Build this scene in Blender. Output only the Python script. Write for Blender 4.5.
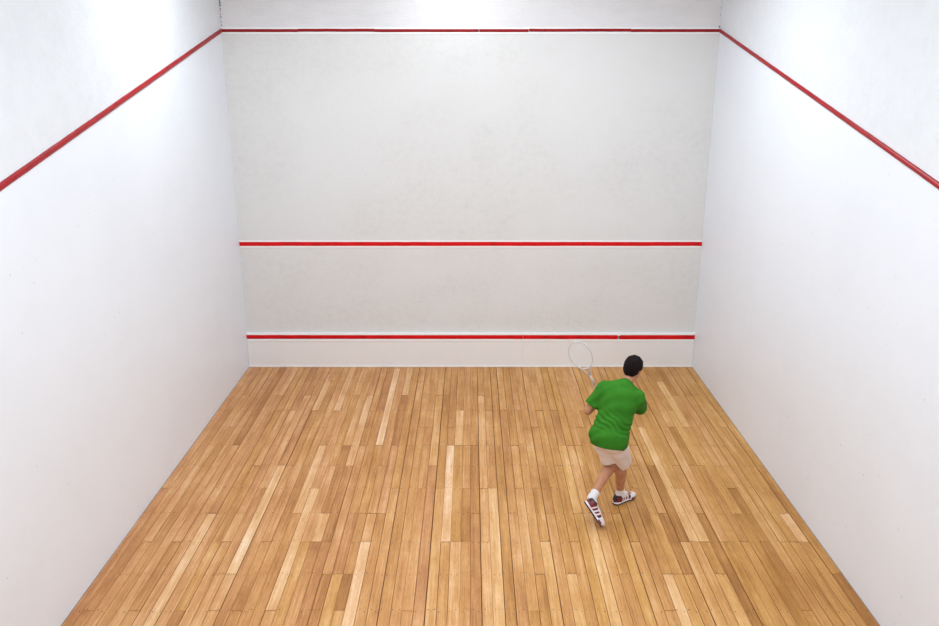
import bpy, bmesh, math, random
import numpy as np
from mathutils import Vector, Matrix

# ------------------------------------------------------------------ clear
for o in list(bpy.data.objects):
    bpy.data.objects.remove(o, do_unlink=True)
scene = bpy.context.scene
COL = scene.collection
R = math.radians

# ------------------------------------------------------------------ camera
cam_d = bpy.data.cameras.new('camera')
cam = bpy.data.objects.new('camera', cam_d)
COL.objects.link(cam)
cam.location = (0.0032, -11.101, 4.207)
cam.rotation_euler = (R(90 - 17.04), 0, 0)
cam_d.sensor_fit = 'HORIZONTAL'
cam_d.sensor_width = 36.0
cam_d.lens = 36.0 * 818.2 / 939.0
cam_d.shift_x = -1.37 / 939.0
cam_d.clip_end = 100
scene.camera = cam

# ------------------------------------------------------------------ world, exposure
world = bpy.data.worlds.new('world')
scene.world = world
world.use_nodes = True
world.node_tree.nodes['Background'].inputs[0].default_value = (0.8, 0.85, 0.9, 1)
world.node_tree.nodes['Background'].inputs[1].default_value = 0.2
vs = scene.view_settings
vs.view_transform = 'Standard'
vs.look = 'None'
vs.gamma = 1.0
vs.use_curve_mapping = False
vs.exposure = -0.01

# ceiling lamps: (x, y, watts, length, along)   the builder is further down
LAMP_COL = (0.86, 0.94, 1.0)
LAMPS = [
    (-0.22, -0.80, 16, 0.80, 'x', 'centre, nearest the front wall'),
    (-2.10, -2.70, 54, 1.00, 'y', 'hung close to the left wall'),
    (1.40, -2.80, 74, 1.60, 'y', 'over the right half of the court'),
    (-0.65, -6.2, 70, 1.60, 'y', 'over the rear left of the court'),
    (0.60, -6.4, 70, 1.60, 'y', 'over the rear right of the court'),
    (0.0, -9.9, 125, 1.60, 'x', 'over the edge of the viewing gallery'),
]
HANG = 5.60        # underside height of the hung lamps
CEIL = 6.2
W = 3.2            # half court width
BACK = -9.75       # back wall
REAR = -13.2       # rear wall of gallery
SLOPE = 0.217      # fall of the side wall out line

# ------------------------------------------------------------------ helpers
def tag(o, label=None, cat=None, group=None, kind=None):
    if label: o['label'] = label
    if cat: o['category'] = cat
    if group: o['group'] = group
    if kind: o['kind'] = kind
    return o

def mesh_obj(name, verts, faces, mats=(), parent=None, fmat=None, smooth=False):
    me = bpy.data.meshes.new(name)
    me.from_pydata([tuple(v) for v in verts], [], [tuple(f) for f in faces])
    for m in (mats if isinstance(mats, (list, tuple)) else [mats]):
        me.materials.append(m)
    if fmat is not None:
        me.polygons.foreach_set('material_index', np.asarray(fmat, dtype=np.int32))
    if smooth:
        me.polygons.foreach_set('use_smooth', np.ones(len(me.polygons), dtype=bool))
    me.update()
    o = bpy.data.objects.new(name, me)
    COL.objects.link(o)
    if parent is not None:
        o.parent = parent
    return o

class MB:
    def __init__(s): s.v = []; s.f = []; s.m = []
    def box(s, x0, x1, y0, y1, z0, z1, m=0):
        n = len(s.v)
        s.v += [(x0, y0, z0), (x1, y0, z0), (x1, y1, z0), (x0, y1, z0),
                (x0, y0, z1), (x1, y0, z1), (x1, y1, z1), (x0, y1, z1)]
        s.f += [tuple(n + i for i in q) for q in
                ((0, 3, 2, 1), (4, 5, 6, 7), (0, 1, 5, 4), (1, 2, 6, 5), (2, 3, 7, 6), (3, 0, 4, 7))]
        s.m += [m] * 6
    def quad(s, a, b, c, d, m=0):
        n = len(s.v); s.v += [a, b, c, d]; s.f.append((n, n + 1, n + 2, n + 3)); s.m.append(m)
    def tube(s, pts, r, seg=8, closed=False, m=0):
        pts = [Vector(p) for p in pts]; n = len(pts); base = len(s.v)
        prev = None
        for i, p in enumerate(pts):
            if closed: t = (pts[(i + 1) % n] - pts[i - 1]).normalized()
            else: t = (pts[min(i + 1, n - 1)] - pts[max(i - 1, 0)]).normalized()
            if prev is None:
                a = t.orthogonal().normalized()
            else:
                a = (prev - t * prev.dot(t)).normalized()
            prev = a; b = t.cross(a)
            rr = r[i] if isinstance(r, (list, tuple)) else r
            for k in range(seg):
                th = 2 * math.pi * k / seg
                s.v.append(tuple(p + (a * math.cos(th) + b * math.sin(th)) * rr))
        for i in range(n if closed else n - 1):
            j = (i + 1) % n
            for k in range(seg):
                k2 = (k + 1) % seg
                s.f.append((base + i * seg + k, base + i * seg + k2, base + j * seg + k2, base + j * seg + k)); s.m.append(m)
        if not closed:
            s.f.append(tuple(base + k for k in reversed(range(seg)))); s.m.append(m)
            s.f.append(tuple(base + (n - 1) * seg + k for k in range(seg))); s.m.append(m)
    def build(s, name, mats, parent=None, smooth=False):
        return mesh_obj(name, s.v, s.f, mats, parent, s.m, smooth)

def empty(name, loc=(0, 0, 0)):
    o = bpy.data.objects.new(name, None)
    o.location = loc
    COL.objects.link(o)
    o.empty_display_size = 0.1
    return o

# ------------------------------------------------------------------ materials
class NT:
    def __init__(s, name):
        s.mat = bpy.data.materials.new(name); s.mat.use_nodes = True
        s.t = s.mat.node_tree
        s.b = s.t.nodes['Principled BSDF']
    def n(s, kind, **kw):
        nd = s.t.nodes.new(kind)
        for k, v in kw.items():
            if k in nd.inputs: nd.inputs[k].default_value = v
            else: setattr(nd, k, v)
        return nd
    def l(s, a, b): s.t.links.new(a, b)
    def math(s, op, a, b=None, clamp=False):
        nd = s.n('ShaderNodeMath', operation=op); nd.use_clamp = clamp
        for i, v in enumerate((a, b)):
            if v is None: continue
            if isinstance(v, (int, float)): nd.inputs[i].default_value = v
            else: s.l(v, nd.inputs[i])
        return nd.outputs[0]
    def mix(s, fac, a, b, blend='MIX'):
        nd = s.n('ShaderNodeMix', data_type='RGBA', blend_type=blend)
        for i, v in ((0, fac), (6, a), (7, b)):
            if isinstance(v, (int, float)): nd.inputs[i].default_value = v
            elif isinstance(v, tuple): nd.inputs[i].default_value = (*v[:3], 1)
            else: s.l(v, nd.inputs[i])
        return nd.outputs[2]
    def ramp(s, fac, stops):
        nd = s.n('ShaderNodeValToRGB')
        el = nd.color_ramp.elements
        while len(el) < len(stops): el.new(0.5)
        for e, (p, c) in zip(el, stops):
            e.position = p; e.color = (*c[:3], 1)
        s.l(fac, nd.inputs[0])
        return nd.outputs[0]
    def pos(s, scale=(1, 1, 1)):
        g = s.n('ShaderNodeNewGeometry')
        m = s.n('ShaderNodeMapping'); m.inputs['Scale'].default_value = scale
        s.l(g.outputs['Position'], m.inputs['Vector'])
        return m.outputs[0]
    def noise(s, vec, scale, detail=4, rough=0.55):
        nd = s.n('ShaderNodeTexNoise', Scale=scale, Detail=detail, Roughness=rough)
        s.l(vec, nd.inputs['Vector'])
        return nd.outputs[0]
    def bump(s, h, strength, dist):
        nd = s.n('ShaderNodeBump', Strength=strength, Distance=dist)
        s.l(h, nd.inputs['Height']); s.l(nd.outputs[0], s.b.inputs['Normal'])

def srgb(r, g, b):
    def c(v):
        v /= 255.0
        return v / 12.92 if v <= 0.04045 else ((v + 0.055) / 1.055) ** 2.4
    return (c(r), c(g), c(b))

def simple(name, col, rough=0.5, metal=0.0, spec=0.5, noise=0.0, nscale=30):
    m = NT(name)
    m.b.inputs['Roughness'].default_value = rough
    m.b.inputs['Metallic'].default_value = metal
    m.b.inputs['Specular IOR Level'].default_value = spec
    if noise > 0:
        f = m.noise(m.pos(), nscale)
        dark = tuple(c * (1 - noise) for c in col); lite = tuple(min(1, c * (1 + noise)) for c in col)
        m.l(m.ramp(f, [(0.3, dark), (0.7, lite)]), m.b.inputs['Base Color'])
    else:
        m.b.inputs['Base Color'].default_value = (*col, 1)
    return m.mat

def plaster(name, base, var, rough, bump_s, bump_scale, mottle=0.5, specks=0.0, trowel=(1, 1, 1), spec=0.5, patch=None):
    m = NT(name)
    p = m.pos(trowel); p1 = m.pos()
    a = m.noise(p, 1.1, 6, 0.62)
    b = m.noise(p, 7.0, 5, 0.6)
    f = m.math('ADD', m.math('MULTIPLY', a, 1 - mottle * 0.5), m.math('MULTIPLY', b, mottle * 0.5))
    dark = tuple(c * (1 - var) for c in base); lite = tuple(min(0.95, c * (1 + var * 0.6)) for c in base)
    col = m.ramp(f, [(0.36, dark), (0.5, base), (0.66, lite)])
    if patch:                                     # repaired, re-plastered areas of a paler mix
        q = m.noise(m.pos((0.55, 1, 0.8)), 0.75, 4, 0.55)
        col = m.mix(m.ramp(q, [(0.47, (0, 0, 0)), (0.56, (1, 1, 1))]), col, patch)
    if specks > 0:                                # ball marks and chips
        v = m.n('ShaderNodeTexVoronoi', Scale=11.0, Randomness=1.0)
        m.l(m.pos((1, 1.3, 0.8)), v.inputs['Vector'])
        w = m.n('ShaderNodeTexWhiteNoise'); m.l(v.outputs['Color'], w.inputs['Vector'])
        zone = m.noise(p1, 0.55, 2, 0.5)
        size = m.math('MULTIPLY', m.math('POWER', w.outputs[0], 3.0), 0.11)
        hit = m.math('LESS_THAN', v.outputs['Distance'], size)
        keep = m.math('GREATER_THAN', m.math('MULTIPLY', w.outputs[0], zone), 0.30)
        fac = m.math('MULTIPLY', m.math('MULTIPLY', hit, keep), specks)
        col = m.mix(fac, col, (0.22, 0.21, 0.20))
    m.l(col, m.b.inputs['Base Color'])
    m.b.inputs['Roughness'].default_value = rough
    m.b.inputs['Specular IOR Level'].default_value = spec
    h = m.math('ADD', m.noise(p, bump_scale, 6, 0.6), m.math('MULTIPLY', m.noise(p1, bump_scale * 5, 3, 0.6), 0.5))
    m.bump(h, bump_s, 0.01)
    return m.mat

M = {}
M['side_low'] = plaster('side_wall_paint', (0.82, 0.85, 0.90), 0.02, 0.42, 0.10, 14, 0.4, 0.30)
M['side_up'] = plaster('side_wall_rough_plaster', (0.79, 0.815, 0.845), 0.04, 0.42, 0.45, 34, 1.1, 0.14)
M['front_mid'] = plaster('front_wall_grey_plaster', (0.735, 0.73, 0.718), 0.05, 0.5, 0.30, 18, 1.2, 0.10, (1.6, 1, 2.0), patch=(0.752, 0.75, 0.744))
M['front_up'] = plaster('front_wall_upper_plaster', (0.765, 0.75, 0.76), 0.06, 0.36, 0.4, 20, 0.9, 0.12, (0.5, 1, 1.6))
M['plain'] = plaster('ceiling_paint', (0.80, 0.80, 0.80), 0.02, 0.7, 0.1, 10)
M['tin'] = plaster('tin_paint', (0.86, 0.85, 0.845), 0.02, 0.4, 0.08, 9, 0.6)
M['halo_and_trim'] = simple('white_halo_and_trim_paint', (0.93, 0.93, 0.93), 0.5, noise=0.01)  # for the added halo strips, also the tin's chip and foot bead
M['subfloor'] = simple('dark_gap', (0.055, 0.03, 0.014), 0.9)
M['nail'] = simple('nail_steel', (0.05, 0.022, 0.008), 0.7)
M['wood_edge'] = simple('stained_board_edge', srgb(150, 92, 38), 0.6, noise=0.35, nscale=3)
M['grime'] = simple('corner_grime', (0.03, 0.028, 0.025), 0.9)
M['housing'] = simple('lamp_housing_paint', (0.75, 0.75, 0.75), 0.4)

def red_paint(name, col, rough):
    m = NT(name)
    f = m.noise(m.pos((1, 1, 1)), 5.0, 5, 0.7)
    c = m.ramp(f, [(0.32, tuple(x * 0.72 for x in col)), (0.5, col), (0.72, (min(1, col[0] * 1.1), col[1] * 1.25 + 0.004, col[2] * 1.25 + 0.004))])
    m.l(c, m.b.inputs['Base Color'])
    m.b.inputs['Roughness'].default_value = rough
    m.b.inputs['Specular IOR Level'].default_value = 0.25
    m.bump(m.noise(m.pos(), 22, 4), 0.3, 0.006)
    return m.mat
M['red_dark'] = red_paint('dark_red_gloss_paint', srgb(152, 6, 16), 0.5)
M['red_side'] = red_paint('crimson_gloss_paint', srgb(158, 6, 18), 0.38)
M['red'] = red_paint('bright_red_paint', srgb(216, 6, 14), 0.55)

def wood():
    m = NT('varnished_floorboard_wood')
    at = m.n('ShaderNodeAttribute', attribute_name='plank')
    sep = m.n('ShaderNodeSeparateColor'); m.l(at.outputs['Color'], sep.inputs[0])
    tone, hue, off = sep.outputs
    g = m.n('ShaderNodeNewGeometry')
    cmb = m.n('ShaderNodeCombineXYZ')
    m.l(m.math('MULTIPLY', off, 37.0), cmb.inputs[0]); m.l(m.math('MULTIPLY', off, 91.0), cmb.inputs[1])
    add = m.n('ShaderNodeVectorMath', operation='ADD')
    m.l(g.outputs['Position'], add.inputs[0]); m.l(cmb.outputs[0], add.inputs[1])
    def mapped(sc):
        mp = m.n('ShaderNodeMapping'); mp.inputs['Scale'].default_value = sc
        m.l(add.outputs[0], mp.inputs['Vector']); return mp.outputs[0]
    grain = m.noise(mapped((60, 1.6, 1)), 1.0, 6, 0.65)
    streak = m.noise(mapped((17, 0.8, 1)), 1.0, 4, 0.6)
    blot = m.noise(mapped((4, 2.2, 1)), 1.0, 4, 0.6)
    wear = m.noise(g.outputs['Position'], 0.9, 4, 0.6)
    t = m.math('ADD', tone, m.math('MULTIPLY', m.math('SUBTRACT', grain, 0.5), 0.60))
    t = m.math('ADD', t, m.math('MULTIPLY', m.math('SUBTRACT', streak, 0.5), 0.65))
    t = m.math('ADD', t, m.math('MULTIPLY', m.math('SUBTRACT', blot, 0.5), 0.45))
    t = m.math('ADD', t, m.math('MULTIPLY', m.math('SUBTRACT', wear, 0.5), 0.40))
    fine = m.noise(mapped((150, 14, 1)), 1.0, 3, 0.7)
    t = m.math('ADD', t, m.math('MULTIPLY', m.math('SUBTRACT', fine, 0.5), 0.45))
    gold = m.ramp(t, [(0.0, srgb(134, 84, 30)), (0.28, srgb(168, 116, 54)), (0.5, srgb(194, 142, 77)), (0.75, srgb(217, 171, 112)), (1.0, srgb(236, 206, 166))])
    pink = m.ramp(t, [(0.0, srgb(138, 88, 52)), (0.28, srgb(174, 117, 72)), (0.5, srgb(201, 145, 96)), (0.75, srgb(222, 178, 138)), (1.0, srgb(238, 208, 184))])
    col = m.mix(hue, gold, pink)
    # dark mineral streaks and knots along the grain
    k = m.noise(mapped((34, 5, 1)), 1.0, 5, 0.7)
    col = m.mix(m.math('MULTIPLY', m.ramp(k, [(0.66, (0, 0, 0)), (0.76, (1, 1, 1))]), 0.55), col, srgb(128, 80, 40))
    m.l(col, m.b.inputs['Base Color'])
    rg = m.ramp(m.noise(g.outputs['Position'], 2.5, 4, 0.6), [(0.3, (0.40,) * 3), (0.7, (0.58,) * 3)])
    m.l(rg, m.b.inputs['Roughness'])
    m.b.inputs['Specular IOR Level'].default_value = 0.3
    m.bump(grain, 0.12, 0.002)
    return m.mat
M['wood'] = wood()

# ------------------------------------------------------------------ room shell
OUT = 4.57
# floor: dark base with a part for every board
mb = MB(); mb.box(-W, W, BACK, 0, -0.20, -0.022)
floor = tag(mb.build('floor', M['subfloor']), 'varnished strip wood floor of the squash court', 'floor', kind='structure')

# front wall: plaster of two kinds, above and below the out line
mb = MB()
mb.quad((-W, 0, 0), (W, 0, 0), (W, 0, OUT + 0.025), (-W, 0, OUT + 0.025), 0)
mb.quad((-W, 0, OUT + 0.025), (W, 0, OUT + 0.025), (W, 0, CEIL), (-W, 0, CEIL), 1)
mb.quad((-W, 0.2, 0), (-W, 0.2, CEIL), (W, 0.2, CEIL), (W, 0.2, 0), 0)
mb.quad((-W, 0, 0), (-W, 0, CEIL), (-W, 0.2, CEIL), (-W, 0.2, 0), 0)
mb.quad((W, 0, 0), (W, 0.2, 0), (W, 0.2, CEIL), (W, 0, CEIL), 0)
mb.quad((-W, 0, CEIL), (W, 0, CEIL), (W, 0.2, CEIL), (-W, 0.2, CEIL), 0)
mb.quad((-W, 0, 0), (-W, 0.2, 0), (W, 0.2, 0), (W, 0, 0), 0)
wall_front = tag(mb.build('wall_front', [M['front_mid'], M['front_up']]), 'warm grey plaster front wall of the court', 'wall', kind='structure')

def side_wall(name, sx, label):
    x = sx * W; xo = sx * (W + 0.2)
    z1 = OUT + 0.025; z2 = OUT + 0.025 + SLOPE * REAR
    pts = [(0, 0), (0, z1), (0, CEIL), (REAR, CEIL), (REAR, z2), (REAR, 0)]
    v = [(x, y, z) for y, z in pts] + [(xo, y, z) for y, z in pts]
    f = [(0, 1, 4, 5), (1, 2, 3, 4), (6, 11, 10, 7), (7, 10, 9, 8),
         (0, 5, 11, 6), (2, 8, 9, 3), (0, 6, 7, 1), (1, 7, 8, 2), (5, 4, 10, 11), (4, 3, 9, 10)]
    if sx < 0: f = [tuple(reversed(q)) for q in f]
    o = mesh_obj(name, v, f, [M['side_low'], M['side_up']], None, [0, 1, 0, 0, 0, 0, 0, 0, 0, 0])
    return tag(o, label, 'wall', kind='structure')
wall_left = side_wall('wall_left', -1, 'white plastered side wall on the left with lamp glare')
wall_right = side_wall('wall_right', 1, 'white plastered side wall on the right with ball scuffs')

mb = MB(); mb.box(-W, W, BACK - 0.12, BACK, -0.02, 2.62)
tag(mb.build('wall_back', M['side_low']), 'low white back wall below the viewing gallery', 'wall', kind='structure')
mb = MB(); mb.box(-W, W, REAR, BACK - 0.12, 2.35, 2.55)
tag(mb.build('floor_gallery', M['plain']), 'grey floor of the raised viewing gallery', 'floor', kind='structure')
mb = MB(); mb.box(-W, W, REAR - 0.2, REAR, 0, CEIL)
tag(mb.build('wall_rear', M['plain']), 'plain rear wall behind the viewing gallery', 'wall', kind='structure')
mb = MB(); mb.box(-W - 0.2, W + 0.2, REAR - 0.2, 0.2, CEIL, CEIL + 0.2)
tag(mb.build('ceiling', M['plain']), 'plain white ceiling high above the court', 'ceiling', kind='structure')

# crumbling black filler in the top left corner, specks in the right one
rng = random.Random(4)
def chips(name, x, sx, spots, parent):
    mb = MB()
    for z, s in spots:
        cx = x - sx * 0.012; n = 7; base = len(mb.v)
        ring = []
        for k in range(n):
            a = 2 * math.pi * k / n; rr = s * rng.uniform(0.6, 1.15)
            ring.append((cx + math.cos(a) * rr * 0.75, math.sin(a) * rr * 1.3))
        for (px, pz) in ring: mb.v.append((min(max(px, -W + 0.001), W - 0.001), -0.001, z + pz))
        for (px, pz) in ring: mb.v.append((min(max(cx + (px - cx) * 0.7, -W + 0.001), W - 0.001), -0.006, z + pz * 0.7))
        for k in range(n):
            k2 = (k + 1) % n
            mb.f.append((base + k, base + k2, base + n + k2, base + n + k)); mb.m.append(0)
        mb.f.append(tuple(base + n + k for k in range(n))); mb.m.append(0)
    o = mb.build(name, M['grime'], parent)
    o['kind'] = 'stuff'
    return o
chips('corner_crack', -W, -1, [(z, rng.uniform(0.006, 0.014)) for z in (4.66, 4.70, 4.76, 4.79, 4.835, 4.86, 4.90, 4.93, 4.955, 5.0, 5.06, 5.1, 5.2, 5.27)], wall_front)
chips('corner_crack', W, 1, [(4.640, 0.013), (4.79, 0.005), (4.87, 0.006), (5.0, 0.006)], wall_front)

# ------------------------------------------------------------------ red lines
def strip_profile(mb, ax, a, b, h, t, n=7, m=0, wob=0.0, seed=0, bev=0.35):
    """half-round wooden batten along a wall: ax(s, u, w) -> world, u across, w out of the wall"""
    r = random.Random(seed)
    segs = max(2, int((b - a) / 0.12)); base = len(mb.v)
    prof = [(-h / 2, 0.0)] + [(-h / 2 * math.cos(math.pi * k / (n - 1)) * 0.96, t * (bev + (1 - bev) * math.sin(math.pi * k / (n - 1)))) for k in range(n)] + [(h / 2, 0.0)]
    for i in range(segs + 1):
        s = a + (b - a) * i / segs
        d = r.uniform(-wob, wob); e = r.uniform(-wob, wob)
        for u, w in prof:
            mb.v.append(ax(s, u * (1 + e * 6) + d, w))
    P = len(prof)
    for i in range(segs):
        for k in range(P - 1):
            mb.f.append((base + i * P + k, base + (i + 1) * P + k, base + (i + 1) * P + k + 1, base + i * P + k + 1)); mb.m.append(m)
    mb.f.append(tuple(base + k for k in range(P))); mb.m.append(m)
    mb.f.append(tuple(base + segs * P + k for k in reversed(range(P)))); mb.m.append(m)

# front out line: battens butted end to end, added white strips imitate a sharpening halo
t = empty('trim_1', (0, 0, OUT)); tag(t, 'thin dark red out line across the top of the front wall', 'court line', kind='structure')
zf = OUT + 0.025
cuts = [-W + 0.004, -2.22, -1.23, 0.105, 0.745, 2.06, W - 0.004]
for i in range(len(cuts) - 1):
    mb = MB()
    strip_profile(mb, lambda s, u, w, i=i: (s, -0.001 - w, u + 0.025 + (0.006 if i in (1, 4) else 0.0)), cuts[i] + (0.007 if i in (3, 4) else 0.001), cuts[i + 1] - 0.001, 0.036, 0.014, wob=0.0018, seed=20 + i)
    mb.build('batten', M['red_dark'], t, smooth=False)
for dz in (-0.004, 0.054):
    mb = MB(); mb.box(-W + 0.004, W - 0.004, -0.006, -0.001, dz - 0.010, dz + 0.010); mb.build('halo_strip', M['halo_and_trim'], t)

def side_line(name, sx, label, seed):
    x = sx * W
    t = empty(name, (x, 0, OUT)); tag(t, label, 'court line', kind='structure')
    L = math.hypot(1, SLOPE); d = Vector((0, -1 / L, -SLOPE / L)); up = Vector((0, -SLOPE / L, 1 / L))
    def ax(s, u, w):
        p = d * s + up * (u + 0.027); return (-sx * (w + 0.001), p.y, p.z)
    total = 9.6 * L
    cuts = [0.012, 1.45, 3.1, 5.2, 7.4, total]
    for i in range(len(cuts) - 1):
        mb = MB()
        strip_profile(mb, ax, cuts[i], cuts[i + 1] - 0.0005, 0.052 if sx < 0 else 0.043, 0.020, wob=0.0010, seed=seed + i, bev=0.25)
        mb.build('batten', M['red_side'], t)
    return t
side_line('trim_2', -1, 'sloping red out line batten on the left wall', 40)
side_line('trim_3', 1, 'sloping red out line batten on the right wall', 60)

# service line
t = empty('trim_4', (0, 0, 1.805)); tag(t, 'flat red service line across the middle of the front wall', 'court line', kind='structure')
mb = MB()
strip_profile(mb, lambda s, u, w: (s, -0.001 - w, u), -W + 0.004, W - 0.004, 0.058, 0.007, wob=0.0012, seed=3, bev=0.9)
mb.build('painted_band', M['red'], t)
for dz in (-0.038, 0.036):
    mb = MB(); mb.box(-W + 0.004, W - 0.004, -0.005, -0.001, dz - 0.013, dz + 0.013); mb.build('halo_strip', M['halo_and_trim'], t)  # added white strips standing in for the sharpening halo of the band

# tin: white board along the foot of the wall with a red top batten
tin = empty('trim_5', (0, 0, 0)); tag(tin, 'white tin board with a red top batten at the foot of the front wall', 'tin', kind='structure')
for i, (a, b) in enumerate(((-W + 0.003, 0.7495), (0.7502, W - 0.003))):
    mb = MB(); mb.box(a, b, -0.030, -0.001, 0.004, 0.425); mb.build('tin_panel', M['tin'], tin)
for dz in (0.408, 0.499):
    mb = MB(); mb.box(-W + 0.003, W - 0.003, -0.0365, -0.001, dz - 0.013, dz + 0.013); mb.build('halo_strip', M['halo_and_trim'], tin)  # bright sharpening fringe of the red batten, built as added strips
def tinz(s): return 0.462 - 0.0022 * s
for i, (a, b) in enumerate(((-W + 0.003, 0.744), (0.752, 2.10), (2.125, W - 0.003))):
    mb = MB()
    strip_profile(mb, lambda s, u, w: (s, -0.001 - w, tinz(s) + u - (0.006 if s > 2.1 and s < 2.6 else 0)), a, b, 0.078, 0.037, wob=0.0015, seed=9 + i, bev=0.75)
    mb.build('red_batten', M['red'], tin)
mb = MB(); mb.box(2.095, 2.13, -0.040, -0.034, 0.474, 0.497); mb.build('chipped_patch', M['halo_and_trim'], tin)
mb = MB(); mb.box(-W + 0.003, W - 0.003, -0.036, -0.030, 0.002, 0.020); mb.build('foot_bead', M['halo_and_trim'], tin)

# ------------------------------------------------------------------ floor boards
NC = 70
BW = 2 * W / NC
def joist(k): return 0.0 if k < 0 else (0.0965 + 0.4935 * k)
LASTK = 19
ACC = [(24, 9, 13, .97), (32, 5, 9, 1.0), (33, 9, 13, .72), (19, 8, 9, .8), (17, 7, 11, .82), (23, 10, 11, .12), (21, 10, 13, .25), (22, 8, 10, .28),
       (35, 8, 13, .25), (36, 9, 13, .68), (24, 8, 9, .62), (7, 8, 13, .82), (12, 6, 10, .92), (5, 9, 11, .28), (10, 8, 9, .68), (12, 10, 11, .7),
       (14, 9, 11, .33), (9, 11, 13, .12), (13, 11, 13, .2), (37, 7, 13, .82), (42, 9, 13, .74), (47, 8, 13, .76), (58, 7, 9, .76), (53, 10, 13, .8),
       (55, 8, 10, .15), (44, 10, 13, .7), (57, 4, 9, .84), (59, 8, 13, .1), (68, 8, 9, .75), (69, 10, 13, .1), (64, 7, 9, .16), (64, 9, 11, .2), (58, 10, 13, .75),
       (23, 0, 5, .95), (13, 1, 3, .8), (16, -1, 3, .76), (20, 2, 6, .76), (16, 5, 8, .76), (33, 3, 5, .8), (5, -1, 5, .15), (25, 2, 5, .18),
       (34, 7, 9, .2), (21, 3, 5, .3), (25, -1, 2, .76), (30, 2, 6, .68), (33, -1, 3, .4), (46, 5, 8, .76), (63, 1, 4, .76), (56, 6, 9, .12),
       (35, 5, 8, .2), (36, 2, 7, .7), (40, 5, 7, .62), (37, 3, 5, .42), (61, 4, 6, .2), (22, -1, 3, .2), (10, -1, 3, .25), (19, 5, 8, .18), (20, 6, 9, .22)]
rng = random.Random(11)
boards = []                                       # (col, k0, k1, tone)
for c in range(NC):
    used = sorted([(a, b, tn) for cc, a, b, tn in ACC if cc == c])
    segs = []; k = -1
    def fill(k, end):
        while k < end:
            n = rng.choice((3, 4, 4, 5, 5, 6, 7, 8))
            e = min(end, k + n)
            if end - e == 1 and rng.random() < 0.6: e = end
            segs.append((k, e, min(0.85, max(0.15, rng.gauss(0.45, 0.065))))); k = e
    for a, b, tn in used:
        if a < k: a = k
        if b <= a: continue
        fill(k, a); segs.append((a, b, tn)); k = b
    fill(k, LASTK)
    boards += [(c, a, b, 0.45 + (tn - 0.45) * 0.60) for a, b, tn in segs]
gapr = random.Random(5)
edges = [0.0] + [gapr.uniform(-0.003, 0.003) for _ in range(NC - 1)] + [0.0]
gaps = [0.0008] + [gapr.choice((0.0003, 0.0004, 0.0006, 0.0009, 0.0014, 0.0024)) for _ in range(NC - 1)] + [0.002]

def board_geo(c, k0, k1, base=0):
    x0 = -W + c * BW + edges[c] + gaps[c]; x1 = -W + (c + 1) * BW + edges[c + 1] - gaps[c + 1]
    if c == 0: x0 = -W + 0.004
    if c == NC - 1: x1 = W - 0.004
    y1 = -joist(k0) - (0.0008 if k0 >= 0 else 0.036); y0 = -joist(k1) + gapr.choice((0.0003, 0.0006, 0.002))
    if k1 >= LASTK: y0 = BACK + 0.004
    top = gapr.uniform(-0.0012, 0.0012); b = gapr.choice((0.0008, 0.001, 0.0014, 0.002, 0.003))
    v = [(x0, y0, -0.022), (x1, y0, -0.022), (x1, y1, -0.022), (x0, y1, -0.022),
         (x0, y0, top - b), (x1, y0, top - b), (x1, y1, top - b), (x0, y1, top - b),
         (x0 + b, y0 + b, top), (x1 - b, y0 + b, top), (x1 - b, y1 - b, top), (x0 + b, y1 - b, top)]
    f = [(0, 1, 5, 4), (1, 2, 6, 5), (2, 3, 7, 6), (3, 0, 4, 7), (4, 5, 9, 8), (5, 6, 10, 9), (6, 7, 11, 10), (7, 4, 8, 11), (8, 9, 10, 11)]
    return v, [tuple(i + base for i in q) for q in f]
EDGE = [1, 1, 1, 1, 1, 1, 1, 1, 0]
def paint(me, cols):
    at = me.color_attributes.new('plank', 'FLOAT_COLOR', 'POINT')
    at.data.foreach_set('color', np.asarray(cols, dtype=np.float32).ravel())
def look(c, tn):
    # board hue runs from pinker on the left to more golden on the right
    hue = min(1, max(0, rng.gauss(0.78 - 0.74 * c / NC, 0.16)))
    return (tn, hue, rng.random(), 1.0)
def size(bd):
    c, a, b, tn = bd
    s = 0.0; y = joist(a); e = min(joist(b), 5.75)
    while y < e - 0.01:
        s += 0.1 / (11.1 - y) ** 2.6; y += 0.1
    return s
order = sorted(boards, key=size, reverse=True)
single = [b for b in order if joist(b[1]) < 5.7][:300]
sset = set((b[0], b[1]) for b in single)
rest_v, rest_f, rest_c = [], [], []
for bd in boards:
    c, a, b, tn = bd
    lk = look(c, tn)
    if (c, a) in sset:
        v, f = board_geo(c, a, b)
        cx = sum(q[0] for q in v[:4]) / 4; cy = sum(q[1] for q in v[:4]) / 4
        o = mesh_obj('floor_board', [(q[0] - cx, q[1] - cy, q[2]) for q in v], f, [M['wood'], M['wood_edge']], floor, EDGE)
        o.location = (cx, cy, 0)
        paint(o.data, [lk] * len(v))
    else:
        v, f = board_geo(c, a, b, len(rest_v))
        rest_v += v; rest_f += f; rest_c += [lk] * len(v)
o = mesh_obj('floor_boards_remaining', rest_v, rest_f, [M['wood'], M['wood_edge']], floor, EDGE * (len(rest_f) // 9))
paint(o.data, rest_c); o['kind'] = 'stuff'
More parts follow.
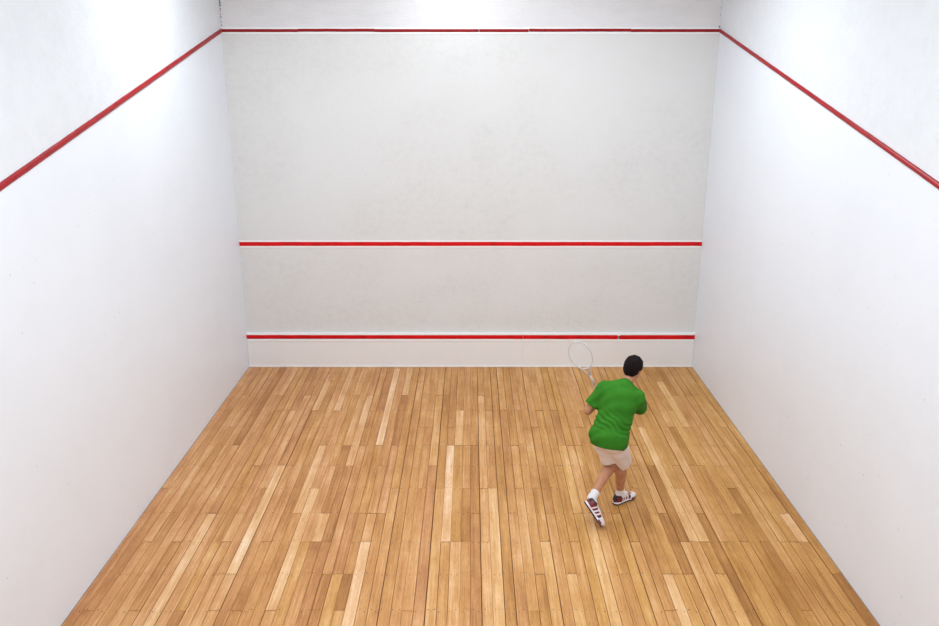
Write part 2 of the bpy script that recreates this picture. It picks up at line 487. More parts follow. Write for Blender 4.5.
# nail heads, two per board over every joist
mb = MB()
nr = random.Random(8)
for c in range(NC):
    for k in range(LASTK):
        for s in (0.22, 0.78):
            if nr.random() < 0.28: continue
            x = -W + (c + s) * BW + nr.uniform(-0.008, 0.008); y = -joist(k) + nr.choice((-0.014, 0.014)) + nr.uniform(-0.004, 0.004)
            r_ = nr.uniform(0.0028, 0.0052); n = len(mb.v)
            for q in range(6):
                mb.v.append((x + r_ * math.cos(q * math.pi / 3), y + r_ * math.sin(q * math.pi / 3), 0.0017))
            mb.f.append(tuple(n + q for q in range(6))); mb.m.append(0)
            for q in range(6):
                mb.v.append((x + r_ * math.cos(q * math.pi / 3), y + r_ * math.sin(q * math.pi / 3), -0.003))
            for q in range(6):
                q2 = (q + 1) % 6
                mb.f.append((n + 6 + q, n + 6 + q2, n + q2, n + q)); mb.m.append(0)
o = mb.build('nail_heads', M['nail'], floor); o['kind'] = 'stuff'

# ------------------------------------------------------------------ lamps
def emit(name, strength):
    m = NT(name)
    m.b.inputs['Base Color'].default_value = (0.9, 0.9, 0.9, 1)
    m.b.inputs['Emission Color'].default_value = (*LAMP_COL, 1)
    m.b.inputs['Emission Strength'].default_value = strength
    return m.mat
M['diffuser'] = emit('lamp_diffuser', 3.0)
def lamp(x, y, watts, length, along, where):
    t = empty('ceiling_lamp', (x, y, HANG + 0.105))
    tag(t, 'white ceiling lamp ' + where, 'lamp', 'ceiling lamps over the court')
    hl, hw = length / 2, 0.20
    sx, sy = (hl, hw) if along == 'x' else (hw, hl)
    mb = MB(); mb.box(-sx, sx, -sy, sy, -0.06, -0.001)
    mb.box(-sx, sx, -sy, -sy + 0.012, -0.10, -0.06); mb.box(-sx, sx, sy - 0.012, sy, -0.10, -0.06)
    mb.box(-sx, -sx + 0.012, -sy, sy, -0.10, -0.06); mb.box(sx - 0.012, sx, -sy, sy, -0.10, -0.06)
    mb.build('lamp_housing', M['housing'], t)
    for s_ in (-0.7, 0.7):
        px, py = (sx * s_, 0) if along == 'x' else (0, sy * s_)
        mb = MB(); mb.tube([(px, py, -0.002), (px, py, CEIL - HANG - 0.105)], 0.008, 8); mb.build('hanging_rod', M['housing'], t, smooth=True)
    mb = MB(); mb.box(-sx + 0.015, sx - 0.015, -sy + 0.015, sy - 0.015, -0.092, -0.062); mb.build('diffuser', M['diffuser'], t)
    ld = bpy.data.lights.new('lamp_light', 'AREA'); ld.shape = 'RECTANGLE'
    ld.size = sx * 2 - 0.05; ld.size_y = sy * 2 - 0.05; ld.energy = watts; ld.color = LAMP_COL
    lo = bpy.data.objects.new('lamp_light', ld); COL.objects.link(lo); lo.parent = t; lo.location = (0, 0, -0.105)
for a in LAMPS: lamp(*a)

# ------------------------------------------------------------------ implicit surfaces
def V3(*a): return np.array(a if len(a) == 3 else a[0], dtype=np.float64)
def unit(v): v = V3(v); return v / np.linalg.norm(v)

class Field:
    """signed distance grid with smooth unions, meshed by surface nets"""
    def __init__(s, lo, hi, h):
        s.lo = V3(lo); s.h = h
        s.n = np.ceil((V3(hi) - s.lo) / h).astype(int) + 1
        s.D = np.full(s.n, 0.2, dtype=np.float32)
    def sub(s, lo, hi):
        a = np.clip(np.floor((lo - s.lo) / s.h).astype(int), 0, s.n); b = np.clip(np.ceil((hi - s.lo) / s.h).astype(int) + 1, 0, s.n)
        sl = tuple(slice(i, j) for i, j in zip(a, b))
        ax = [(s.lo[i] + s.h * np.arange(a[i], b[i])).astype(np.float32) for i in range(3)]
        return sl, ax
    def put(s, lo, hi, fn, k, cut=False):
        pad = max(k, 0.012) + 0.02
        sl, (x, y, z) = s.sub(V3(lo) - pad, V3(hi) + pad)
        if min(len(x), len(y), len(z)) == 0: return
        d = fn(x[:, None, None], y[None, :, None], z[None, None, :]).astype(np.float32)
        D = s.D[sl]
        if cut:
            s.D[sl] = np.maximum(D, -d); return
        if k > 0:
            hh = np.maximum(k - np.abs(D - d), 0) / k
            s.D[sl] = np.minimum(D, d) - hh * hh * k * 0.25
        else:
            s.D[sl] = np.minimum(D, d)
    def cone(s, a, b, ra, rb, k=0.02, g=0.0, cut=False):
        a, b = V3(a), V3(b); ra += g; rb += g
        ab = b - a; L2 = float(ab @ ab)
        def fn(x, y, z):
            px, py, pz = x - a[0], y - a[1], z - a[2]
            t = np.clip((px * ab[0] + py * ab[1] + pz * ab[2]) / L2, 0, 1)
            return np.sqrt((px - t * ab[0]) ** 2 + (py - t * ab[1]) ** 2 + (pz - t * ab[2]) ** 2) - (ra + (rb - ra) * t)
        r = max(ra, rb)
        s.put(np.minimum(a, b) - r, np.maximum(a, b) + r, fn, k, cut)
    def ell(s, c, axes, rad, k=0.03, g=0.0, cut=False):
        c = V3(c); A = np.array([unit(q) for q in axes]); rad = V3(rad) + g
        def fn(x, y, z):
            p = (x - c[0], y - c[1], z - c[2])
            q = [A[i][0] * p[0] + A[i][1] * p[1] + A[i][2] * p[2] for i in range(3)]
            k0 = np.sqrt(sum((q[i] / rad[i]) ** 2 for i in range(3)))
            k1 = np.sqrt(sum((q[i] / rad[i] ** 2) ** 2 for i in range(3))) + 1e-6
            return np.where(k0 < 0.05, -min(rad), k0 * (k0 - 1) / k1)
        r = np.sqrt(((A.T * rad) ** 2).sum(1))
        s.put(c - r, c + r, fn, k, cut)
    def grid(s):
        return [(s.lo[i] + s.h * np.arange(s.n[i])).astype(np.float32).reshape([-1 if j == i else 1 for j in range(3)]) for i in range(3)]
    def plane(s, p, n, ):
        """keep the side the normal points away from"""
        x, y, z = s.grid(); n = unit(n)
        s.D = np.maximum(s.D, ((x - p[0]) * n[0] + (y - p[1]) * n[1] + (z - p[2]) * n[2]).astype(np.float32))
    def mesh(s):
        D = s.D; D = np.pad(D, 1, constant_values=0.2); lo = s.lo - s.h
        I = D < 0
        n = np.array(D.shape) - 1
        cnt = np.zeros(n, dtype=np.int8)
        for dx in (0, 1):
            for dy in (0, 1):
                for dz in (0, 1):
                    cnt += I[dx:dx + n[0], dy:dy + n[1], dz:dz + n[2]]
        act = (cnt > 0) & (cnt < 8)
        ci = np.argwhere(act)
        acc = np.zeros((len(ci), 3)); num = np.zeros(len(ci))
        corners = [(0, 0, 0), (1, 0, 0), (0, 1, 0), (1, 1, 0), (0, 0, 1), (1, 0, 1), (0, 1, 1), (1, 1, 1)]
        val = {c: D[ci[:, 0] + c[0], ci[:, 1] + c[1], ci[:, 2] + c[2]].astype(np.float64) for c in corners}
        for c in corners:
            for a in range(3):
                if c[a]: continue
                e = list(c); e[a] = 1; e = tuple(e)
                v0, v1 = val[c], val[e]
                x = (v0 < 0) != (v1 < 0)
                t = np.where(x, v0 / np.where(x, v0 - v1, 1), 0)
                pt = np.tile(np.array(c, float), (len(ci), 1)); pt[:, a] = t
                acc[x] += pt[x]; num[x] += 1
        verts = (ci + acc / num[:, None]) * s.h + lo
        idx = -np.ones(n, dtype=np.int64); idx[act] = np.arange(len(ci))
        faces = []
        for a in range(3):
            b, c = (a + 1) % 3, (a + 2) % 3
            s0 = [slice(1, -1)] * 3; s1 = [slice(1, -1)] * 3
            s0[a] = slice(0, -1); s1[a] = slice(1, None)
            i0, i1 = I[tuple(s0)], I[tuple(s1)]
            e = np.argwhere(i0 != i1)
            if not len(e): continue
            flip = i0[e[:, 0], e[:, 1], e[:, 2]]
            e = e + 1; e[:, a] -= 1
            def at(db, dc):
                q = e.copy(); q[:, b] += db; q[:, c] += dc
                return idx[q[:, 0], q[:, 1], q[:, 2]]
            quad = np.stack([at(-1, -1), at(0, -1), at(0, 0), at(-1, 0)], 1)
            quad[~flip] = quad[~flip][:, ::-1]
            faces.append(quad)
        return verts, np.concatenate(faces)

def field_obj(name, F, mats, parent, origin, fmat=None, relax=1):
    v, f = F.mesh()
    me = bpy.data.meshes.new(name)
    for _ in range(relax):                         # one gentle smoothing pass
        s = np.zeros_like(v); c = np.zeros(len(v))
        for i in range(4):
            np.add.at(s, f[:, i], v[f[:, (i + 1) % 4]]); np.add.at(c, f[:, i], 1)
        v = 0.5 * v + 0.5 * s / np.maximum(c, 1)[:, None]
    cen = v[f].mean(1)
    vv = v - V3(origin)
    me.vertices.add(len(v)); me.vertices.foreach_set('co', vv.astype(np.float32).ravel())
    me.loops.add(len(f) * 4); me.loops.foreach_set('vertex_index', f.astype(np.int32).ravel())
    me.polygons.add(len(f)); me.polygons.foreach_set('loop_start', (np.arange(len(f)) * 4).astype(np.int32))
    for m in (mats if isinstance(mats, list) else [mats]): me.materials.append(m)
    me.update(calc_edges=True)
    if fmat is not None: me.polygons.foreach_set('material_index', fmat(cen).astype(np.int32))
    me.polygons.foreach_set('use_smooth', np.ones(len(f), dtype=bool))
    me.update(); me.validate()
    o = bpy.data.objects.new(name, me); COL.objects.link(o)
    o.parent = parent
    return o

# ------------------------------------------------------------------ the player
M['skin'] = simple('skin', srgb(186, 128, 94), 0.5, noise=0.06, nscale=25)
M['hair'] = simple('dark_hair', srgb(24, 16, 16), 0.9, noise=0.35, nscale=160, spec=0.15)
M['shirt'] = simple('green_jersey', srgb(50, 118, 28), 0.85, noise=0.08, nscale=14, spec=0.2)
M['shorts'] = simple('white_cotton', srgb(232, 222, 220), 0.85, noise=0.03, nscale=18, spec=0.2)
M['sock'] = simple('white_sock_knit', srgb(228, 222, 222), 0.9, noise=0.05, nscale=120)
M['shoe_white'] = simple('white_shoe_leather', srgb(232, 226, 230), 0.45)
M['shoe_red'] = simple('maroon_shoe_leather', srgb(118, 22, 34), 0.45)
M['shoe_black'] = simple('black_shoe_rubber', srgb(34, 26, 30), 0.6)
M['eye'] = simple('eye_white', (0.8, 0.78, 0.75), 0.2)
M['lip'] = simple('lip_skin', srgb(168, 98, 88), 0.5)

P0 = (1.38, -4.0, 0.0)
person = empty('person', P0)
tag(person, 'player in green t-shirt, white shorts and maroon and white shoes running on the court', 'person')

hip = V3(1.31, -4.05, 0.82); neckb = V3(1.465, -3.885, 1.275)
up = unit(neckb - hip)
fwd_h = unit((0.52, 0.85, 0)); rgt_h = unit(np.cross(fwd_h, up)); fwd_h = unit(np.cross(up, rgt_h))
fwd_s = unit((0.40, 0.91, 0)); rgt_s = unit(np.cross(fwd_s, up)); fwd_s = unit(np.cross(up, rgt_s))
SL = V3(1.275, -3.84, 1.225); SR = V3(1.575, -3.975, 1.185)
EL = V3(1.130, -3.845, 1.00); ER = V3(1.640, -3.800, 0.985)
HL = hip - rgt_h * 0.088 - up * 0.03; HR = hip + rgt_h * 0.088 - up * 0.03
KL = V3(1.385, -3.905, 0.458); AL = V3(1.150, -4.205, 0.262)
KR = V3(1.485, -3.875, 0.458); AR = V3(1.487, -3.835, 0.085)
headc = V3(1.548, -3.82, 1.435)
hf = unit((0.62, 0.76, -0.22)); hr = unit(np.cross(hf, unit((0.18, 0.10, 0.97)))); hu = unit(np.cross(hr, hf))

# racket axis
GRIP = V3(1.285, -3.60, 1.035)                     # middle of the hand on the handle
RA = unit(V3(1.047, -3.66, 1.533) - GRIP)          # towards the racket head
dL = V3(0.45, 0.88, 0.10); dL = unit(dL - RA * (dL @ RA)); nL = unit(np.cross(dL, RA))
WL = GRIP - dL * 0.062 - nL * 0.024
# right hand, half closed in front of the chest
dR = unit((-0.45, 0.75, 0.45)); WR = ER + unit((-0.42, 0.80, 0.42)) * 0.235
nR = V3(-0.75, -0.35, -0.25); nR = unit(nR - dR * (nR @ dR))

def torso(F, g, k=0.05):
    def lerp(t, off=0.0): return hip + (neckb - hip) * t - fwd_h * off
    F.ell(hip - fwd_h * 0.015, (rgt_h, fwd_h, up), (0.168, 0.122, 0.125), k, g)
    F.ell(lerp(0.30, 0.005), (rgt_h, fwd_h, up), (0.146, 0.108, 0.15), k, g)
    m = unit(rgt_h + rgt_s); mf = unit(np.cross(up, m))
    F.ell(lerp(0.60, 0.022), (m, mf, up), (0.160, 0.122, 0.19), k, g)
    F.ell(lerp(0.80, 0.020), (rgt_s, fwd_s, up), (0.168, 0.108, 0.125), k, g)
    c = (SL + SR) / 2
    F.cone(SL + (c - SL) * 0.12, SR + (c - SR) * 0.12, 0.052, 0.052, k, g)
    F.cone(neckb - fwd_s * 0.03, SL + (c - SL) * 0.25 + up * 0.01, 0.046, 0.040, 0.04, g)
    F.cone(neckb - fwd_s * 0.03, SR + (c - SR) * 0.25 + up * 0.01, 0.046, 0.040, 0.04, g)

def finger(F, p, d, n, lens, r, curls):
    a = 0.0
    for L_, c_, i in zip(lens, curls, range(3)):
        a += R(c_)
        q = p + (d * math.cos(a) + n * math.sin(a)) * L_
        F.cone(p, q, r * (1 - 0.08 * i), r * (0.92 - 0.08 * i), 0.004)
        p = q
    return p

def hand(F, wrist, d, n, s, curls, thumb):
    """d wrist to knuckles, n out of the palm, s towards the thumb"""
    for off, L_ in ((0.027, 0.086), (0.009, 0.089), (-0.009, 0.084), (-0.025, 0.076)):
        F.cone(wrist + s * off * 0.55 + d * 0.012, wrist + d * L_ + s * off, 0.0165, 0.0115, 0.012)
    for (off, L_, lens, r), c_ in zip(((0.028, 0.086, (0.044, 0.026, 0.020), 0.0088), (0.009, 0.090, (0.049, 0.030, 0.021), 0.0092),
                                       (-0.010, 0.085, (0.045, 0.028, 0.020), 0.0088), (-0.027, 0.076, (0.036, 0.021, 0.018), 0.0078)), curls):
        finger(F, wrist + d * L_ + s * off, d, n, lens, r, c_)
    b = wrist + d * 0.022 + s * 0.026 + n * 0.006
    q = b + unit(d * thumb[0] + s * thumb[1] + n * thumb[2]) * 0.046
    F.cone(b, q, 0.0155, 0.0115, 0.012)
    q2 = q + unit(d * thumb[3] + s * thumb[4] + n * thumb[5]) * 0.032
    F.cone(q, q2, 0.0110, 0.0098, 0.004)
    q3 = q2 + unit(d * thumb[6] + s * thumb[7] + n * thumb[8]) * 0.024
    F.cone(q2, q3, 0.0098, 0.0080, 0.003)

def limb(F, a, b, rs, k=0.02, g=0.0, bulge=None):
    a, b = V3(a), V3(b)
    n = len(rs) - 1
    for i in range(n):
        off = (np.zeros(3), np.zeros(3))
        if bulge is not None: off = (bulge[i], bulge[i + 1])
        F.cone(a + (b - a) * i / n + off[0], a + (b - a) * (i + 1) / n + off[1], rs[i], rs[i + 1], k, g)

def leg(F, H, K, A, fw, g=0.0, part='all'):
    if part in ('all', 'thigh'):
        limb(F, H, K, (0.074, 0.073, 0.065, 0.053), 0.03, g)
    if part == 'all':
        F.ell(K + fw * 0.012, (np.cross(fw, unit(K - A)), fw, unit(K - A)), (0.048, 0.050, 0.055), 0.02)
        sh = unit(A - K); back = -unit(fw - sh * (fw @ sh))
        limb(F, K, A, (0.049, 0.054, 0.047, 0.037, 0.034), 0.02, 0, [back * q for q in (0.0, 0.018, 0.014, 0.004, 0.0)])

# body: one continuous surface
F = Field((1.0, -4.42, 0.0), (1.82, -3.42, 1.62), 0.0042)
torso(F, -0.012)
F.cone(neckb - up * 0.03, headc - hu * 0.06 - hf * 0.018, 0.058, 0.053, 0.03)
# head: skull, face, jaw, nose, brow, ears, lips
F.ell(headc + hu * 0.018 - hf * 0.008, (hr, hf, hu), (0.074, 0.096, 0.088), 0.02)
F.ell(headc - hu * 0.030 + hf * 0.022, (hr, hf, hu), (0.062, 0.070, 0.082), 0.03)
F.ell(headc - hu * 0.085 + hf * 0.052, (hr, hf, hu), (0.036, 0.034, 0.028), 0.03)
F.cone(headc + hu * 0.012 + hf * 0.090, headc - hu * 0.028 + hf * 0.110, 0.009, 0.0135, 0.012)
F.cone(headc + hu * 0.026 + hf * 0.082 - hr * 0.038, headc + hu * 0.026 + hf * 0.082 + hr * 0.038, 0.010, 0.010, 0.012)
for s_ in (-1, 1):
    F.ell(headc + hu * 0.004 + hf * 0.096 + hr * s_ * 0.031, (hr, hf, hu), (0.015, 0.014, 0.010), 0, 0, True)
    F.ell(headc - hu * 0.012 - hf * 0.006 + hr * s_ * 0.075, (hr, hf, hu), (0.009, 0.018, 0.031), 0.008)
F.cone(headc - hu * 0.056 + hf * 0.087 - hr * 0.018, headc - hu * 0.056 + hf * 0.087 + hr * 0.018, 0.0075, 0.0075, 0.006)
# arms and hands
for S_, E_, W_ in ((SL, EL, WL), (SR, ER, WR)):
    limb(F, S_, E_, (0.050, 0.048, 0.043, 0.038), 0.025)
    limb(F, E_, W_, (0.038, 0.041, 0.035, 0.027), 0.018)
hand(F, WL, dL, nL, RA, ((58, 68, 45), (60, 70, 45), (62, 70, 45), (64, 70, 45)), (0.55, 0.45, 0.70, 0.75, 0.25, 0.60, 0.6, -0.1, 0.8))
hand(F, WR, dR, nR, np.cross(dR, nR), ((35, 45, 30), (42, 50, 32), (48, 52, 34), (52, 52, 34)), (0.62, 0.70, 0.35, 0.85, 0.35, 0.38, 0.9, 0.1, 0.42))
leg(F, HL, KL, AL, unit((0.7, 0.6, -0.3))); leg(F, HR, KR, AR, unit((0.6, 0.78, 0.05)))
# feet inside the shoes
TL = V3(1.215, -4.315, 0.045); HEL = V3(1.105, -4.245, 0.255)
footR = unit((0.80, 0.56, 0)); TR = V3(1.45, -3.86, 0.0) + footR * 0.20 + V3(0, 0, 0.045)
F.cone(AL, AL + (TL - AL) * 0.85, 0.034, 0.028, 0.02); F.cone(AR, AR + (TR - AR) * 0.85, 0.034, 0.028, 0.02)
field_obj('body', F, M['skin'], person, P0)

# eyes, lips
for s_ in (-1, 1):
    E_ = Field(headc - 0.14, headc + 0.14, 0.003)
    c = headc + hu * 0.004 + hf * 0.082 + hr * s_ * 0.031
    E_.ell(c, (hr, hf, hu), (0.0125, 0.011, 0.0095), 0)
    field_obj('eye', E_, [M['eye'], M['hair']], person, P0, lambda cen, c=c: (np.linalg.norm(cen - (c + hf * 0.011), axis=1) < 0.0068).astype(int))

# hair: cap over the skull, open at the face, ears and nape
F = Field(headc - 0.17, headc + 0.17, 0.0042)
F.ell(headc + hu * 0.022 - hf * 0.010, (hr, hf, hu), (0.086, 0.108, 0.099), 0.0)
F.ell(headc - hu * 0.035 - hf * 0.055, (hr, hf, hu), (0.064, 0.050, 0.055), 0.03)
F.ell(headc - hu * 0.052 + hf * 0.086, (hr, hf, hu), (0.12, 0.080, 0.100), 0, 0, True)
F.plane(headc - hu * 0.075, -hu)
x, y, z = F.grid()
F.D += (0.0030 * np.sin(95 * (x * hr[0] + y * hr[1] + z * hr[2]) + 2.0 * np.sin(40 * z)) * np.sin(70 * (x * hf[0] + y * hf[1] + z * hf[2]) + 1.3)).astype(np.float32)
field_obj('hair', F, M['hair'], person, P0)

# t-shirt: torso offset, short sleeves, hem and creases
F = Field((1.0, -4.40, 0.66), (1.85, -3.55, 1.40), 0.0050)
torso(F, 0.014, 0.05)
F.ell(hip + up * 0.00 - fwd_h * 0.010, (rgt_h, fwd_h, up), (0.184, 0.142, 0.150), 0.05)
F.ell(hip + up * 0.14 - fwd_h * 0.012, (rgt_h, fwd_h, up), (0.160, 0.124, 0.13), 0.05)
for S_, E_, fr in ((SL, EL, 0.74), (SR, ER, 0.80)):
    F.cone(S_, S_ + (E_ - S_) * (fr + 0.12), 0.067, 0.076, 0.045)
hem = hip - up * 0.105
hn = unit(-up + rgt_h * 0.05)
x, y, z = F.grid()
u = (x - hip[0]) * rgt_h[0] + (y - hip[1]) * rgt_h[1] + (z - hip[2]) * rgt_h[2]
w = (x - hip[0]) * up[0] + (y - hip[1]) * up[1] + (z - hip[2]) * up[2]
q = (x - hip[0]) * fwd_h[0] + (y - hip[1]) * fwd_h[1] + (z - hip[2]) * fwd_h[2]
band = np.exp(-((w - 0.13) / 0.085) ** 2)
fold = np.sin(120 * (w + 0.30 * u) + 2.2 * np.sin(17 * u + 5 * q) + 1.3 * np.sin(33 * u - 20 * w))
fold2 = np.sin(46 * (w - 0.75 * u) + 1.6 * np.sin(14 * u + 9 * q))
F.D += (0.0048 * band * fold + 0.0034 * (1 - 0.5 * band) * fold2 * (w < 0.50)).astype(np.float32)
inner = F.D + 0.011
# hollow just above the hem and inside the cuffs so they end as cloth, not as a slab
hw = (0.028 * np.cos(np.clip(u + 0.02, -0.2, 0.2) * 8.0) * -1 + 0.018 + (x - hem[0]) * hn[0] + (y - hem[1]) * hn[1] + (z - hem[2]) * hn[2]).astype(np.float32)
F.D = np.maximum(F.D, hw)
F.D = np.where(hw > -0.04, np.maximum(F.D, -inner), F.D)
for S_, E_, fr in ((SL, EL, 0.74), (SR, ER, 0.80)):
    a = unit(E_ - S_); c = S_ + (E_ - S_) * fr
    pl = ((x - c[0]) * a[0] + (y - c[1]) * a[1] + (z - c[2]) * a[2]).astype(np.float32)
    rad = np.sqrt((x - c[0]) ** 2 + (y - c[1]) ** 2 + (z - c[2]) ** 2)
    near = rad < 0.12
    F.D = np.where(near, np.maximum(F.D, pl), F.D)
    F.D = np.where(near & (pl > -0.03) & (inner < 0), np.maximum(F.D, -inner), F.D)
# neck opening
F.cone(neckb - up * 0.0 + fwd_s * 0.012, neckb + up * 0.15 + fwd_s * 0.06, 0.068, 0.072, 0, 0, True)
shirt = field_obj('t_shirt', F, M['shirt'], person, P0)
mbq = MB()
ring = []
for k in range(28):
    a = 2 * math.pi * k / 28
    ring.append(tuple(neckb + up * 0.012 + (rgt_s * math.cos(a) * 0.070 + fwd_s * (math.sin(a) * 0.070 + 0.014)) - up * 0.022 * math.sin(a) - V3(P0)))
mbq.tube(ring, 0.0075, 8, True)
mbq.build('collar', M['shirt'], shirt, smooth=True)

# shorts
F = Field((1.0, -4.42, 0.40), (1.80, -3.60, 1.0), 0.0050)
torso(F, 0.004)
F.ell(hip - fwd_h * 0.013, (rgt_h, fwd_h, up), (0.170, 0.126, 0.125), 0.04)
leg(F, HL, KL, AL, fwd_h, 0.015, 'thigh'); leg(F, HR, KR, AR, fwd_h, 0.015, 'thigh')
hems = []
for H_, K_, fr, r1 in ((HL, KL, 0.78, 0.094), (HR, KR, 0.96, 0.092)):
    F.cone(H_ + up * 0.02, H_ + (K_ - H_) * (fr + 0.15), 0.090, r1, 0.012)
    hems.append((H_ + (K_ - H_) * fr, unit(K_ - H_), H_, K_))
x, y, z = F.grid()
F.D += (0.005 * np.sin(42 * (x * 0.8 + y * 0.5) + 3.0 * np.sin(11 * z) + 9 * z) * np.clip((0.80 - z) / 0.1, 0, 1)).astype(np.float32)
inner = F.D + 0.010
def axis_dist(a, b):
    ab = b - a; tt = np.clip(((x - a[0]) * ab[0] + (y - a[1]) * ab[1] + (z - a[2]) * ab[2]) / (ab @ ab), 0, 1.6)
    return np.sqrt((x - a[0] - tt * ab[0]) ** 2 + (y - a[1] - tt * ab[1]) ** 2 + (z - a[2] - tt * ab[2]) ** 2)
dl, dr = axis_dist(HL, KL), axis_dist(HR, KR)
for (c, a, H_, K_), near in zip(hems, (dl < dr, dr <= dl)):
    pl = ((x - c[0]) * a[0] + (y - c[1]) * a[1] + (z - c[2]) * a[2]).astype(np.float32)
    F.D = np.where(near, np.maximum(F.D, pl), F.D)
    F.D = np.where(near & (pl > -0.035), np.maximum(F.D, -inner), F.D)
F.plane(hip + up * 0.085, up)
field_obj('shorts', F, M['shorts'], person, P0)

# socks
for A_, K_, T_ in ((AL, KL, TL), (AR, KR, TR)):
    F = Field(A_ - 0.16, A_ + 0.16, 0.0042)
    a = unit(K_ - A_)
    F.cone(A_ - a * 0.0, A_ + a * 0.085, 0.0395, 0.0425, 0.015)
    F.cone(A_, A_ + (T_ - A_) * 0.45, 0.040, 0.036, 0.02)
    F.plane(A_ + a * 0.078, a)
    field_obj('sock', F, M['sock'], person, P0)

# shoes, modelled lying along +x then turned into place (0.30 m long, sole at z = 0)
def shoe(mat):
    h = 0.0040
    inv = np.array(mat.inverted())
    top = empty('shoe'); top.parent = person
    top.matrix_local = Matrix.Translation(-Vector(P0)) @ mat
    U_ = Field((-0.09, -0.07, -0.01), (0.25, 0.07, 0.14), h)
    X, Y, Z = V3(1, 0, 0), V3(0, 1, 0), V3(0, 0, 1)
    U_.ell((-0.018, 0, 0.045), (X, Y, Z), (0.052, 0.038, 0.056), 0.02)
    U_.ell((0.065, 0.0, 0.036), (X, Y, Z), (0.095, 0.038, 0.042), 0.03)
    U_.ell((0.155, 0.0, 0.030), (X, Y, Z), (0.072, 0.046, 0.034), 0.03)
    U_.cone((0.0, 0, 0.055), (-0.005, 0, 0.088), 0.042, 0.041, 0.02)
    U_.cone((0.03, 0, 0.065), (0.085, 0, 0.062), 0.026, 0.020, 0.02)
    U_.cone((0.006, 0, 0.08), (0.004, 0, 0.16), 0.034, 0.040, 0, 0, True)
    U_.plane((0, 0, 0.018), (0, 0, -1)); U_.plane((-0.01, 0, 0.098), (-0.25, 0, 1))
    def fm(c):
        x, y, z = c[:, 0], np.abs(c[:, 1]), c[:, 2]
        m = np.ones(len(c), int)                   # maroon quarter and heel
        m[(x > 0.115 + 0.5 * (z - 0.03))] = 0      # white toe box
        m[(z > 0.062) & (x > 0.02) & (y < 0.026)] = 0
        for c0 in (0.012, 0.052, 0.088):           # white slanted stripes
            m[(np.abs(x - c0 - 0.45 * (z - 0.04)) < 0.0085) & (y > 0.018)] = 0
        m[(np.abs(x - 0.112 - 0.5 * (z - 0.03)) < 0.007) & (z < 0.055)] = 2
        m[(z > 0.080) & (x < 0.03)] = 2
        m[(x < -0.045) & (z > 0.05)] = 2
        return m
    U = field_obj('shoe_upper', U_, [M['shoe_white'], M['shoe_red'], M['shoe_black']], top, (0, 0, 0), fm)
    def sole(name, z0, z1, grow, mats, fmat=None):
        S_ = Field((-0.10, -0.08, -0.02), (0.26, 0.08, 0.06), h)
        S_.cone((-0.024, 0, 0.02), (0.07, 0, 0.02), 0.043 + grow, 0.037 + grow, 0.02)
        S_.cone((0.07, 0, 0.02), (0.150, 0.002, 0.02), 0.037 + grow, 0.049 + grow, 0.02)
        S_.cone((0.150, 0.002, 0.02), (0.19, 0.004, 0.02), 0.049 + grow, 0.035 + grow, 0.02)
        S_.plane((0, 0, z0), (0, 0, -1)); S_.plane((0, 0, z1), (0, 0, 1))
        return field_obj(name, S_, mats, top, (0, 0, 0), fmat)
    sole('midsole', 0.009, 0.030, 0.001, [M['shoe_white'], M['shoe_red']], lambda c: ((c[:, 0] > 0.13) & (c[:, 2] > 0.016)).astype(int))
    sole('outsole', 0.0, 0.013, 0.004, [M['shoe_black'], M['shoe_red']], lambda c: (c[:, 0] > 0.16).astype(int))
    for i in range(4):
        xx = 0.045 + 0.019 * i; zz = 0.088 - 0.0062 * i
        mb = MB(); mb.tube([(xx, -0.026, zz - 0.012), (xx + 0.003, -0.012, zz - 0.001), (xx + 0.004, 0.012, zz - 0.001), (xx + 0.007, 0.026, zz - 0.012)], 0.0032, 6)
        mb.build('lace', M['shoe_white'], top, smooth=True)
    return top
def frame(origin, xdir, zdir):
    X = unit(xdir); Z = V3(zdir); Z = unit(Z - X * (Z @ X)); Y = np.cross(Z, X)
    m = Matrix.Identity(4)
    for i in range(3):
        m[i][0], m[i][1], m[i][2], m[i][3] = X[i], Y[i], Z[i], origin[i]
    return m
shoe(frame((1.478, -3.842, 0.002), footR, (0, 0, 1)))
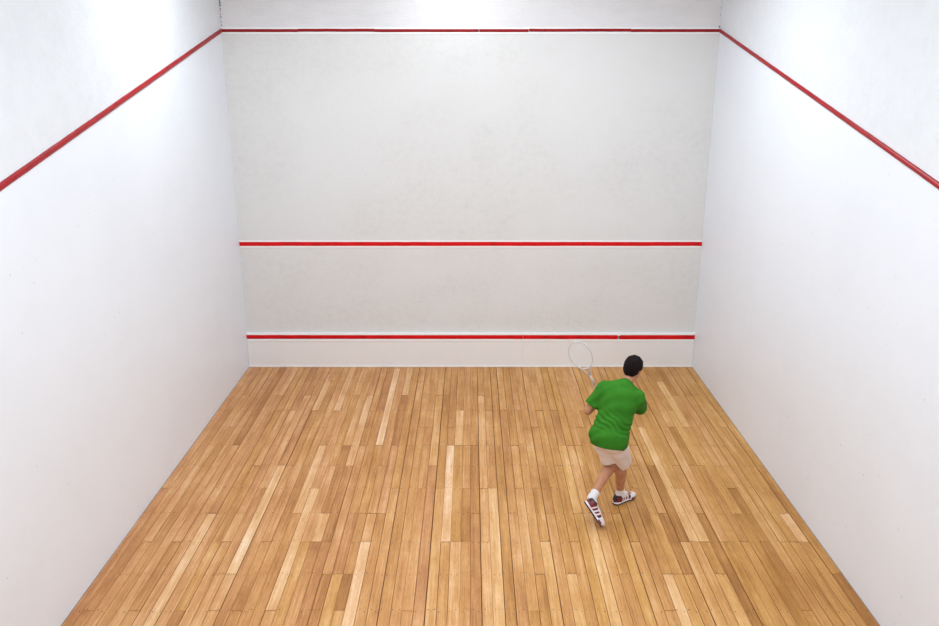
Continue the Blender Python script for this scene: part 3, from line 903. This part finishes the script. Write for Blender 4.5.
xl = unit(V3(1.222, -4.325, 0.02) - V3(1.066, -4.265, 0.245))
shoe(frame(V3(1.236, -4.325, 0.006) - xl * 0.235, xl, unit((0.80, 0.15, 0.55))))

# ------------------------------------------------------------------ racket held in the left hand
M['racket_frame'] = simple('pale_racket_paint', srgb(205, 203, 204), 0.35)
M['racket_grip'] = simple('grey_grip_tape', srgb(178, 172, 172), 0.8)
M['racket_string'] = simple('white_racket_string', srgb(222, 220, 220), 0.5)
rk = empty('squash_racket', tuple(GRIP))
tag(rk, 'pale grey strung squash racket held upright by the player', 'racket')
rx = unit(np.cross(V3(0.15, 1, 0.25), RA)); ry = np.cross(RA, rx)
def rp(a, b, c=0.0): return tuple(RA * a + rx * b + ry * c)
mb = MB(); N = 44
cen, ha, hb = 0.515, 0.158, 0.106
mb.tube([rp(cen + ha * math.cos(2 * math.pi * k / N), hb * math.sin(2 * math.pi * k / N)) for k in range(N)], 0.0055, 8, True)
for s_ in (-1, 1):
    mb.tube([rp(0.265, s_ * 0.006), rp(0.32, s_ * 0.022), rp(0.375, s_ * 0.050), rp(0.412, s_ * 0.078)], 0.0055, 8)
mb.build('racket_frame', M['racket_frame'], rk, smooth=True)
mb = MB(); mb.tube([rp(0.145, 0), rp(0.27, 0)], [0.009, 0.0085], 10); mb.build('shaft', M['racket_frame'], rk, smooth=True)
mb = MB(); mb.tube([rp(-0.048, 0), rp(-0.043, 0), rp(0.14, 0), rp(0.15, 0)], [0.016, 0.0155, 0.014, 0.010], 10); mb.build('grip', M['racket_grip'], rk, smooth=True)
mb = MB()
for i in range(-6, 7):
    b = i * 0.0155; q = math.sqrt(max(0, 1 - (b / hb) ** 2)) * ha
    mb.tube([rp(cen - q, b, 0.0005), rp(cen + q, b, 0.0005)], 0.0008, 4)
for i in range(-8, 9):
    a = i * 0.0175; q = math.sqrt(max(0, 1 - (a / ha) ** 2)) * hb
    mb.tube([rp(cen + a, -q, -0.0005), rp(cen + a, q, -0.0005)], 0.0008, 4)
o = mb.build('string_bed', M['racket_string'], rk)
